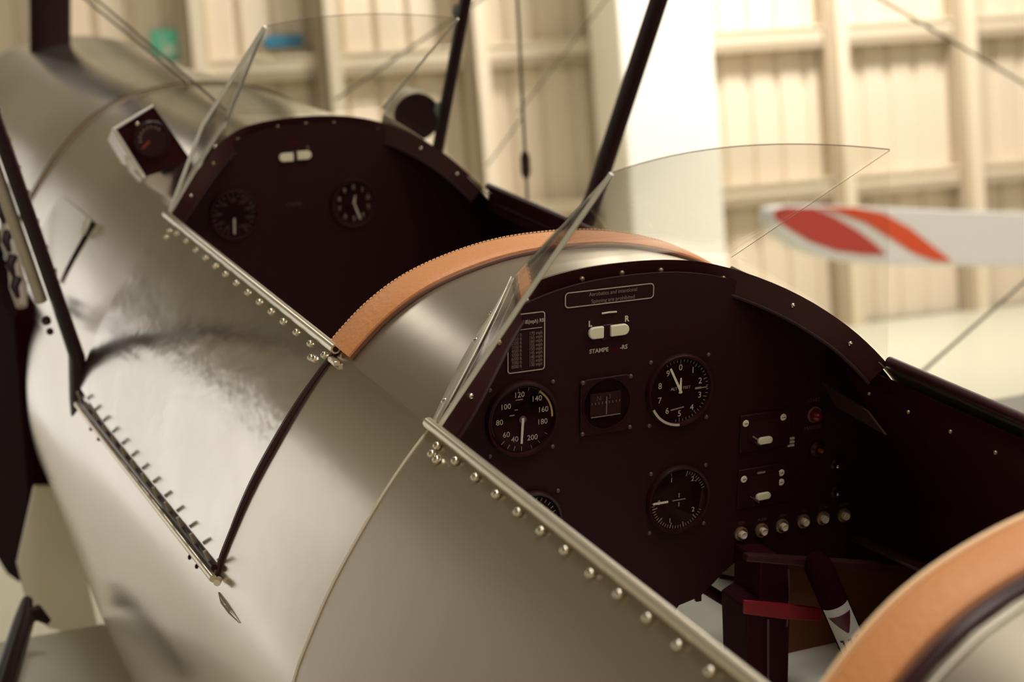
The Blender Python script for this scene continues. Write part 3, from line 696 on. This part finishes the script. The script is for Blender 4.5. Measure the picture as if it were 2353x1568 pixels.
rd = MB(); a, b = onp(1600, 1340, 1, .14), onp(1730, 1420, 1, .14); tube(rd, [a, b], .0075, 10); rd.build('control_tube', M['interior'], plane)
dd = MB(); c = onp(1640, 1450, 1, .35); lathe(dd, c, (0, -1, .2), [(.065, 0), (.065, .01), (.05, .02), (.0001, .02)], 32); dd.build('wheel_well_cover', M['interior'], plane)
a, b = onp(1870, 1278, 1, .0), onp(2007, 1592, 1, -.03); ex = MB(); tube(ex, [a, a+(b-a)*.06, a+(b-a)*.12, b], [.010, .0165, .0172, .0172], 24); exo = ex.build('fire_extinguisher', M['engine'], plane)
t = (b-a).normalized(); vdir = (CAMLOC-(a+b)/2); vdir = (vdir-t*vdir.dot(t)).normalized(); sd = t.cross(vdir)
def wrap(mb, s0, s1, a0, a1, r_, n=12):
    vs = []
    for s in (s0, s1):
        for i in range(n+1):
            an = R(a0+(a1-a0)*i/n); vs.append(a+t*s+vdir*r_*math.cos(an)+sd*r_*math.sin(an))
    mb.add(vs, [(i, i+1, n+2+i, n+1+i) for i in range(n)])
L_ = (b-a).length; lb = MB(); wrap(lb, L_*.33, L_*.98, -62, 62, .0176); lbo = lb.build('label', M['label'], exo)
tr = MB()
def onc(s, an, r_=.0179): return a+t*s+vdir*r_*math.cos(R(an))+sd*r_*math.sin(R(an))
tv = []
for i in range(9):
    f_ = i/8; tv += [onc(L_*(.385+.125*f_), (50-47*f_)*(-1+2*j_/10)-4*f_) for j_ in range(11)]
tr.add(tv, [(i*11+j_, i*11+j_+1, i*11+j_+12, i*11+j_+11) for i in range(8) for j_ in range(10)]); tr.build('warning_triangle', M['darkred'], lbo)
for k, an in enumerate((-34, -2, 30)):
    br = MB(); wrap(br, L_*.55, L_*.68, an-3, an+4, .0179, 2); wrap(br, L_*.55, L_*.565, an-3, an+12, .0179, 2); wrap(br, L_*.61, L_*.625, an-3, an+10, .0179, 2); br.build('lettering', M['black'], lbo)
lg = MB(); a, b = onp(1945, 1225, 0, .33), onp(2135, 1312, 0, .30); tube(lg, [a, b], .007, 10); lg.build('longeron_tube', M['lip'], plane)

# ------------------------------------------------------------------ struts, wings, wires
def strut(name, a, b, ch, th, cdir=Vector((0, 1, 0)), m='strut'):
    mb = MB(); a, b = Vector(a), Vector(b); tube(mb, [a, a+(b-a)*.5, b], ch, 20, r2=th, side=cdir); return mb.build(name, M[m], plane)
rc = lambda z, sg: Vector((sg*(.5034+.2609*z), 1.1683-.1658*z, z))
for sg in (-1, 1):
    o = strut('cabane_strut', rc(-.22, sg), rc(1.25, sg), .027, .0115)
    ft = MB(); a = rc(-.22, sg); tube(ft, [rc(-.14, sg), a, Vector((sg*.449, a.y+.012, -.30)), Vector((sg*.447, a.y+.035, -.345)), Vector((sg*.447, a.y+.05, -.40))], [.024, .029, .028, .022, .003], 16, r2=[.012, .013, .012, .010, .003], side=Vector((0, 1, 0))); ft.build('strut_foot', M['strut'], o)
    if sg < 0:
        cv = MB(); tube(cv, [rc(-.12, sg)+Vector((-.024, .016, 0)), rc(.5, sg)+Vector((-.024, .016, 0))], .012, 12, r2=.010, side=Vector((0, 1, 0))); cv.build('strut_lit_side', M['duct'], o)  # pale tube added to paint the lit side of the strut
        for k in range(14):
            z = -.07+.045*k; tb = MB(); p = rc(z, sg)+Vector((.0105, -.012, 0)); box(tb, p, (.0012, .003, .006+.004*(k % 3 == 0))); tb.build('lacing', M['mark'], o)
        for z, r_ in ((-.155, .008), (-.175, .006)):
            p = rc(z, sg)+Vector((-.028, .012, 0)); screw_mb(p, (-1, -1, 0), r_).build('bolt', M['lip'], o)
    fc0, fc1 = Vector((sg*.335, 1.525, -.03)), Vector((sg*.335, 1.075, .95))
    if sg > 0:
        o = strut('cabane_strut', Vector((.33, 1.5245, .012)), Vector((.33, 1.004, 1.08)), .017, .010)
        p = onp(1054, 30, 0, .33); tb = MB(); tube(tb, [p+Vector((0, .003, -.003)), p+Vector((0, -.003, .004))], .0185, 16, r2=.0115, side=Vector((0, 1, 0))); tb.build('cable_tie', M['tie'], o)
        p = onp(1014, 256, 0, .33); tb = MB(); tube(tb, [p+Vector((0, .003, -.003)), p+Vector((0, -.003, .004))], .0195, 16, r2=.0125, side=Vector((0, 1, 0))); tb.build('cable_tie', M['tie'], o)
p0, p1 = onp(113, 92, 1, 3.4), onp(113, -420, 1, 3.34)+(onp(113, -420, 1, 3.34)-onp(113, 92, 1, 3.4))*.45
strut('forward_strut', p0+Vector((0, 0, -.05)), p1, .057, .02, Vector((1, .0, 0)))
# upper wing above the frame, lower left wing beneath the frame
def wing(name, x0, x1, yc, z0, ch, th, dz, m):
    mb = MB(); n = 26
    for X, Z in ((x0, z0), (x1, z0+dz)):
        for i in range(n):
            a = 2*math.pi*i/n; mb.v.append((X, yc+ch/2*math.cos(a), Z+th*math.sin(a)*(1 if math.sin(a) > 0 else .35)+.02*math.sin(a)**2))
    mb.f += [(i, (i+1) % n, n+(i+1) % n, n+i) for i in range(n)]+[tuple(range(n-1, -1, -1)), tuple(range(n, 2*n))]
    return mb.build(name, M[m], plane)
wing('upper_wing', -4.1, 4.1, 1.75, 1.10, 1.25, .07, .0, 'fabric')
wing('lower_wing', -4.1, -.40, .84, -.82, 1.18, .05, .0, 'wingtop')
wing('lower_wing', .40, 4.1, .95, -.74, 1.25, .06, .05, 'fabric')
def wire(a, b, r_=.0028, turn=None, m='wire'):
    mb = MB(); a, b = Vector(a), Vector(b); tube(mb, [a, b], r_, 6); o = mb.build('bracing_wire', M[m], plane)
    if turn is not None:
        c = a+(b-a)*turn; d = (b-a).normalized(); tb = MB(); tube(tb, [c-d*.035, c-d*.02, c+d*.02, c+d*.035], [r_*1.5, r_*3.2, r_*3.2, r_*1.5], 8); tb.build('turnbuckle', M['lip'], o)
    return o
wire(onp(430, 190, 1, 2.10), onp(180, -15, 1, 2.6), .0030)
wire(onp(530, 262, 1, 1.52), onp(205, -15, 1, 2.4), .0026)
wire(onp(1212, 470, 1, 2.2), onp(1186, -60, 1, 2.4), .0038, .17)
wire(onp(1190, 260, 1, 3.4), onp(1700, -395, 1, 3.9), .0028)
wire(onp(1120, 380, 1, 3.4), onp(1200, 270, 1, 3.4), .0026)
wire(onp(770, 230, 1, 3.6), onp(1640, -370, 1, 3.6), .0040)
wire(onp(1990, 968, 1, 1.6), onp(3000, 80, 1, 3.4), .0045)
wire(onp(1500, -308, 1, 3.4), onp(3100, 630, 1, 4.2), .0055)
wire(onp(20, 420, 1, 2.1), onp(185, 870, 1, 1.25), .0022)
# silver gauge box on the left of the front deck
def pod():
    # housing faces aft, tilted with the deck
    face = [onp(u, v, 1, 1.36) for u, v in ((262, 297), (330, 408), (442, 372), (352, 243))]
    c = sum(face, Vector())/4; n = Vector((.30, -.95, .05)).normalized()
    up_ = (face[3]-face[0]).normalized(); 
    mb = MB(); back = [c+(f-c)*.55+Vector((-.01, .16, -.03)) for f in face]; mid = [c+(f-c)*.92+Vector((0, .05, -.005)) for f in face]
    vs = face+mid+back; fs = []
    for k in range(2):
        for i in range(4): fs.append((k*4+i, k*4+(i+1) % 4, (k+1)*4+(i+1) % 4, (k+1)*4+i))
    fs.append((8, 9, 10, 11)); mb.add(vs, fs); o = mb.build('gauge_pod', M['skin_dull'], plane, bevel=.004)
    ip = MB(); q = [c+(f-c)*.97+Vector((0, .004, 0)) for f in face]; prism(ip, q, (0, .003, 0)); ip.build('pod_face', M['interior'], o)
    e = MB(); tube(e, [face[3], face[0], face[1]], [.0022, .0042, .0045], 8); e.build('bright_edge', M['edge'], o)
    g = onp(348, 318, 1, 1.355); gm_ = MB(); lathe(gm_, g, (0, -1, 0), [(.032, 0), (.032, .006), (.029, .008), (.0285, .002), (.0001, .002)], 32); go = gm_.build('gauge', M['black'], o)
    nd_ = MB(); bar(nd_, g.x, g.z, 228, .006, .024, .004, g.y-.0035); nd_.build('red_needle', M['orange'], go)
    mk_ = MB()
    for a_ in range(-100, 60, 20): bar(mk_, g.x, g.z, a_, .018, .023, .0025, g.y-.0035)
    mk_.build('scale_marks', M['markdim'], go)
    br = MB(); p_ = [onp(u, v, 1, 1.36) for u, v in ((290, 358), (300, 392), (322, 416))]; tube(br, [p_[0], p_[1], p_[2]], .004, 8); br.build('mounting_clip', M['edge'], o)
    s_ = onp(316, 285, 1, 1.352); screw_mb(s_, (0, -1, 0), .004).build('screw', M['chrome'], o)
    ft = MB(); tube(ft, [c+Vector((.01, .05, -.02)), Vector((c.x+.035, c.y+.06, surf(-s_at_x(abs(c.x+.035)), 1.42).z)) ], .014, 10); ft.build('foot', M['strut'], o)
pod()
# round rear-view mirror on the right of the front deck
c = onp(958, 268, 1, 1.60); ax = Vector((-.18, -1, .05)).normalized(); mb = MB()
lathe(mb, c, ax, [(.0001, -.19), (.022, -.175), (.038, -.13), (.046, -.06), (.048, .0), (.044, .001), (.040, -.014)], 28); mo = mb.build('mirror_pod', M['skin'], plane)
mb = MB(); lathe(mb, c-ax*.016, ax, [(.040, 0), (.040, .002), (.0001, .004)], 28); mb.build('mirror_glass', M['mirror'], mo)
mb = MB(); lathe(mb, c, ax, [(.043, -.002), (.047, -.001), (.046, .004), (.0425, .003)], 28); mb.build('mirror_rim', M['strut'], mo)
mb = MB(); lathe(mb, c-ax*.075, ax, [(.0475, -.008), (.0515, -.006), (.0515, .006), (.0475, .008)], 28); mb.build('hood_band', M['edge'], mo)
mb = MB(); tube(mb, [c+Vector((.0, .02, -.03)), c+Vector((0, .02, -.085))], .013, 12); mb.build('mirror_foot', M['strut'], mo)
# cover plate with a raised corner on the left front deck, and its bright latch
q0, q1, q2 = locate(212, 512), locate(152, 446), locate(158, 642)
pp_ = skin('cover_plate', M['cover'], -q2[0]-.02, -q0[0], q0[1], q1[1]+.05, .0045, ns=14, ny=10)
m_ = MB(); tube(m_, [surf(-q0[0]-.0, q0[1]+.004, .009), surf(-q0[0]-.012, q0[1], .009), surf(-q0[0]-.03, q0[1]-.002, .006)], [.006, .007, .004], 10); m_.build('latch', M['edge'], pp_)
m_ = MB(); tube(m_, [surf(-q0[0]-(q2[0]-q0[0])*i/12, q0[1]-.002, .003) for i in range(13)], [.0030-.0002*i for i in range(13)], 8); m_.build('plate_edge', M['strut'], pp_)
# open engine bay ahead of the side skin, engine plumbing, gear leg
eb = MB(); yz = [(1.668, -.25), (1.668, -.55), (1.675, -.69), (1.78, -.80), (1.92, -.91), (2.07, -.985), (2.25, -1.04), (2.50, -1.08), (2.75, -1.02), (2.75, -.25)]
prism(eb, [Vector((-.478, y, z)) for y, z in yz], (.956, 0, 0))
ebo = eb.build('engine_bay', M['engine'], plane, smooth=False, bevel=.03)
m_ = MB(); tube(m_, [onp(u, v, 0, -.49) for u, v in ((-12, 380), (2, 440), (14, 500), (24, 560), (34, 610), (42, 660), (50, 705))], [.010, .016, .011, .017, .012, .016, .010], 12); m_.build('exhaust_pipe', M['duct'], ebo)
for u, v in ((8, 470), (20, 535), (30, 590), (40, 640)):
    a = onp(u, v, 0, -.50); m_ = MB(); tube(m_, [a, a+Vector((-.008, -.012, -.012)), a+Vector((-.004, -.022, -.030))], [.009, .008, .004], 8); m_.build('exhaust_stub', M['strut'], ebo)
m_ = MB(); c = onp(52, 668, 0, -.47)
for d in ((0, -.02, .02), (0, .01, -.03), (-.02, -.03, 0), (0, .03, .012)): tube(m_, [c, c+Vector(d)], .007, 8)
m_.build('pipe_union', M['strut'], ebo)
m_ = MB(); tube(m_, [onp(62, 1382, 2, -.68), onp(54, 1430, 2, -.68), onp(2, 1600, 2, -.70)], [.010, .018, .020], 14); lgo = m_.build('wing_root_strut', M['strut'], plane)
m_ = MB(); tube(m_, [onp(58, 1425, 2, -.68), onp(85, 1408, 2, -.68), onp(112, 1430, 2, -.70)], [.013, .014, .006], 12); m_.build('strut_bracket', M['strut'], lgo)
# pale fairing under the side skin
wf = MB(); v_ = [onp(u, v, 1, 1.64) for u, v in ((40, 1300), (66, 1402), (110, 1445), (170, 1460), (230, 1460), (200, 1330), (130, 1120), (80, 1120))]
prism(wf, v_, (0, .02, 0)); wf.build('belly_fairing', M['column'], plane, smooth=False, bevel=.004)

# ------------------------------------------------------------------ the hangar
def struct(name, mb, m, smooth=False, bevel=0):
    o = mb.build(name, M[m], None, smooth=smooth, bevel=bevel); o['kind'] = 'structure'; o.matrix_world = ROOM; return o
CW = ROOT @ CAMLOC
RI = ROOM.inverted()
def hit(u, v, D):                     # photo pixel -> room coordinates on the plane y = D
    r = RI.to_3x3() @ (ROOT.to_3x3() @ ray(u, v)); c = RI @ CW; t_ = (D-c.y)/r.y; return c+r*t_
D = 12.5; XL, XR, YB, HT = -6.2, 13.0, -7.0, 7.9
cor = MB(); zlow = hit(2100, 790, D).z
XF = -3.0                             # front wall stops here, unseen corner opened so bright sky reflects in the skin
n = int((XR-XF)/.29); xs = []
for i in range(n+1):
    b = XF+.29*i; xs += [(b, 0), (b+.21, 0), (b+.225, .035), (b+.275, .035)]
xs = [q for q in xs if q[0] <= XR]
vs = [(x_, D+d_, z_) for z_ in (zlow, 3.9) for x_, d_ in xs]; m0 = len(xs)
cor.add(vs, [(i, i+1, m0+i+1, m0+i) for i in range(m0-1)]); w1 = struct('wall_front', cor, 'wall')
uw = MB(); box(uw, ((XF+XR)/2, D+.02, (HT+3.9)/2), ((XR-XF)/2, .06, (HT-3.9)/2)); box(uw, ((XL+XF)/2, D+.02, (HT+4.6)/2), ((XF-XL)/2, .06, (HT-4.6)/2)); struct('wall_front_upper_unseen', uw, 'upper')  # unseen wall top and header, added dark for the skin's reflections
so = w1.modifiers.new('solid', 'SOLIDIFY'); so.thickness = .02
lw = MB(); box(lw, ((XF+XR)/2, D+.06, zlow/2), ((XR-XF)/2, .12, zlow/2)); struct('wall_front_base', lw, 'plaster')
b_ = MB(); box(b_, (XR+.1, (D+YB)/2, HT/2), (.1, (D-YB)/2, HT/2)); struct('wall_right', b_, 'wall')
b_ = MB(); box(b_, ((XL+XR)/2, YB-.1, HT/2), ((XR-XL)/2, .1, HT/2)); struct('wall_back', b_, 'wall')
# left wall, unseen, with an opening added so bright sky reflects in the skin
b_ = MB(); box(b_, (XL-.1, .55, HT/2), (.1, 7.55, HT/2)); box(b_, (XL-.1, 10.25, (HT+5.0)/2), (.1, 2.15, (HT-5.0)/2)); box(b_, (XL-.1, 12.45, HT/2), (.1, .05, HT/2)); struct('wall_left', b_, 'upper')
b_ = MB(); box(b_, ((XL+XR)/2, (D+YB)/2, HT+.1), ((XR-XL)/2, (D-YB)/2, .1)); struct('ceiling', b_, 'ceil')
b_ = MB(); box(b_, ((XL+XR)/2-6, (D+YB)/2, -.1), ((XR-XL)/2+6, (D-YB)/2+.3, .1)); struct('floor', b_, 'floor')
k = 1
for yl, yr in ((102, 57), (458, 405), (815, 765)):         # girts
    za = hit(1500, {102: 97, 458: 458, 815: 818}[yl], D-.12).z
    b_ = MB(); box(b_, ((XF+XR)/2, D-.07, za), ((XR-XF)/2, .085, .055)); box(b_, ((XF+XR)/2, D-.165, za+.05), ((XR-XF)/2, .012, .012)); struct('trim_%d' % k, b_, 'steel'); k += 1
    b_ = MB(); box(b_, ((XF+XR)/2, D-.075, za-.095), ((XR-XF)/2, .075, .038)); struct('trim_%d' % k, b_, 'flange'); k += 1  # strip coloured as the shade under the girt
for u in (-160, 160, 470, 775, 1110, 1928, 2222, 2520):    # posts
    p = hit(u, 300, D-.1); b_ = MB(); box(b_, (p.x, D-.13, HT/2), (.055, .125, HT/2)); box(b_, (p.x, D-.26, HT/2), (.055, .008, HT/2)); struct('trim_%d' % k, b_, 'steel'); k += 1
    b_ = MB(); box(b_, (p.x-.100, D-.10, HT/2), (.043, .09, HT/2)); struct('trim_%d' % k, b_, 'flange'); k += 1  # strip coloured as the shade on the post's left
pa, pb = hit(1438, 300, D-.9), hit(1652, 300, D-.9)
b_ = MB(); box(b_, ((pa.x+pb.x)/2, D-.55, HT/2), ((pb.x-pa.x)/2, .35, HT/2)); struct('trim_%d' % k, b_, 'column', bevel=.02)
def top(name, o, label, cat):
    o['label'] = label; o['category'] = cat; return o
# signs on the far wall
def sign(name, u0, v0, u1, v1, m, label):
    a, b = hit(u0, v0, D-.06), hit(u1, v1, D-.06); mb = MB(); c = (a+b)/2; box(mb, (c.x, D-.04, c.z), (abs(b.x-a.x)/2, .02, abs(a.z-b.z)/2)); o = mb.build(name, M[m], None, smooth=False, bevel=.01); o.matrix_world = ROOM
    return top(name, o, label, 'sign'), c
gs, c = sign('wall_sign', 346, 70, 420, 138, 'green', 'small turquoise square sign with a pale symbol, high on the far hangar wall')
mb = MB(); box(mb, (c.x+.01, D-.065, c.z-.04), (.055, .006, .05)); box(mb, (c.x-.03, D-.065, c.z+.05), (.02, .006, .02)); mb.build('sign_symbol', M['greenw'], gs, smooth=False)
sign('wall_sign', 606, 83, 697, 106, 'blue', 'narrow blue rectangular sign on the far wall beside the front windscreen')
# white wing of another aircraft with red stripes
DW = 6.5
def wp(u, v, d=DW): return hit(u, v, d)
out = [(1768, 492), (1775, 478), (1800, 472), (1860, 471), (2000, 476), (2200, 484), (2500, 492), (3500, 520), (3500, 640), (2500, 616), (2353, 613), (2200, 611), (2050, 609), (1960, 603), (1890, 590), (1835, 570), (1795, 540), (1774, 512)]
mb = MB(); prism(mb, [wp(u, v) for u, v in out], (0, .16, 0)); ww = mb.build('parked_aircraft_wing', M['whitewing'], None, smooth=False, bevel=.02); ww.matrix_world = ROOM
top('', ww, 'white wing tip with curved red stripes, of another aircraft parked beyond the cockpit', 'wing')
def patch(name, pts, m, e):
    mb = MB(); prism(mb, [wp(u, v)+Vector((0, -e, 0)) for u, v in pts], (0, e*.8, 0)); return mb.build(name, M[m], ww, smooth=False)
patch('red_stripe', [(1776, 492), (1782, 481), (1810, 476), (1870, 478), (1920, 500), (1970, 530), (2010, 560), (2035, 586), (1985, 585), (1920, 576), (1860, 555), (1815, 528), (1785, 508)], 'redstripe', .006)
patch('red_stripe', [(1880, 475), (1960, 476), (2030, 492), (2090, 525), (2140, 565), (2185, 600), (2150, 600), (2100, 582), (2050, 550), (1990, 512), (1930, 490)], 'redorange', .011)
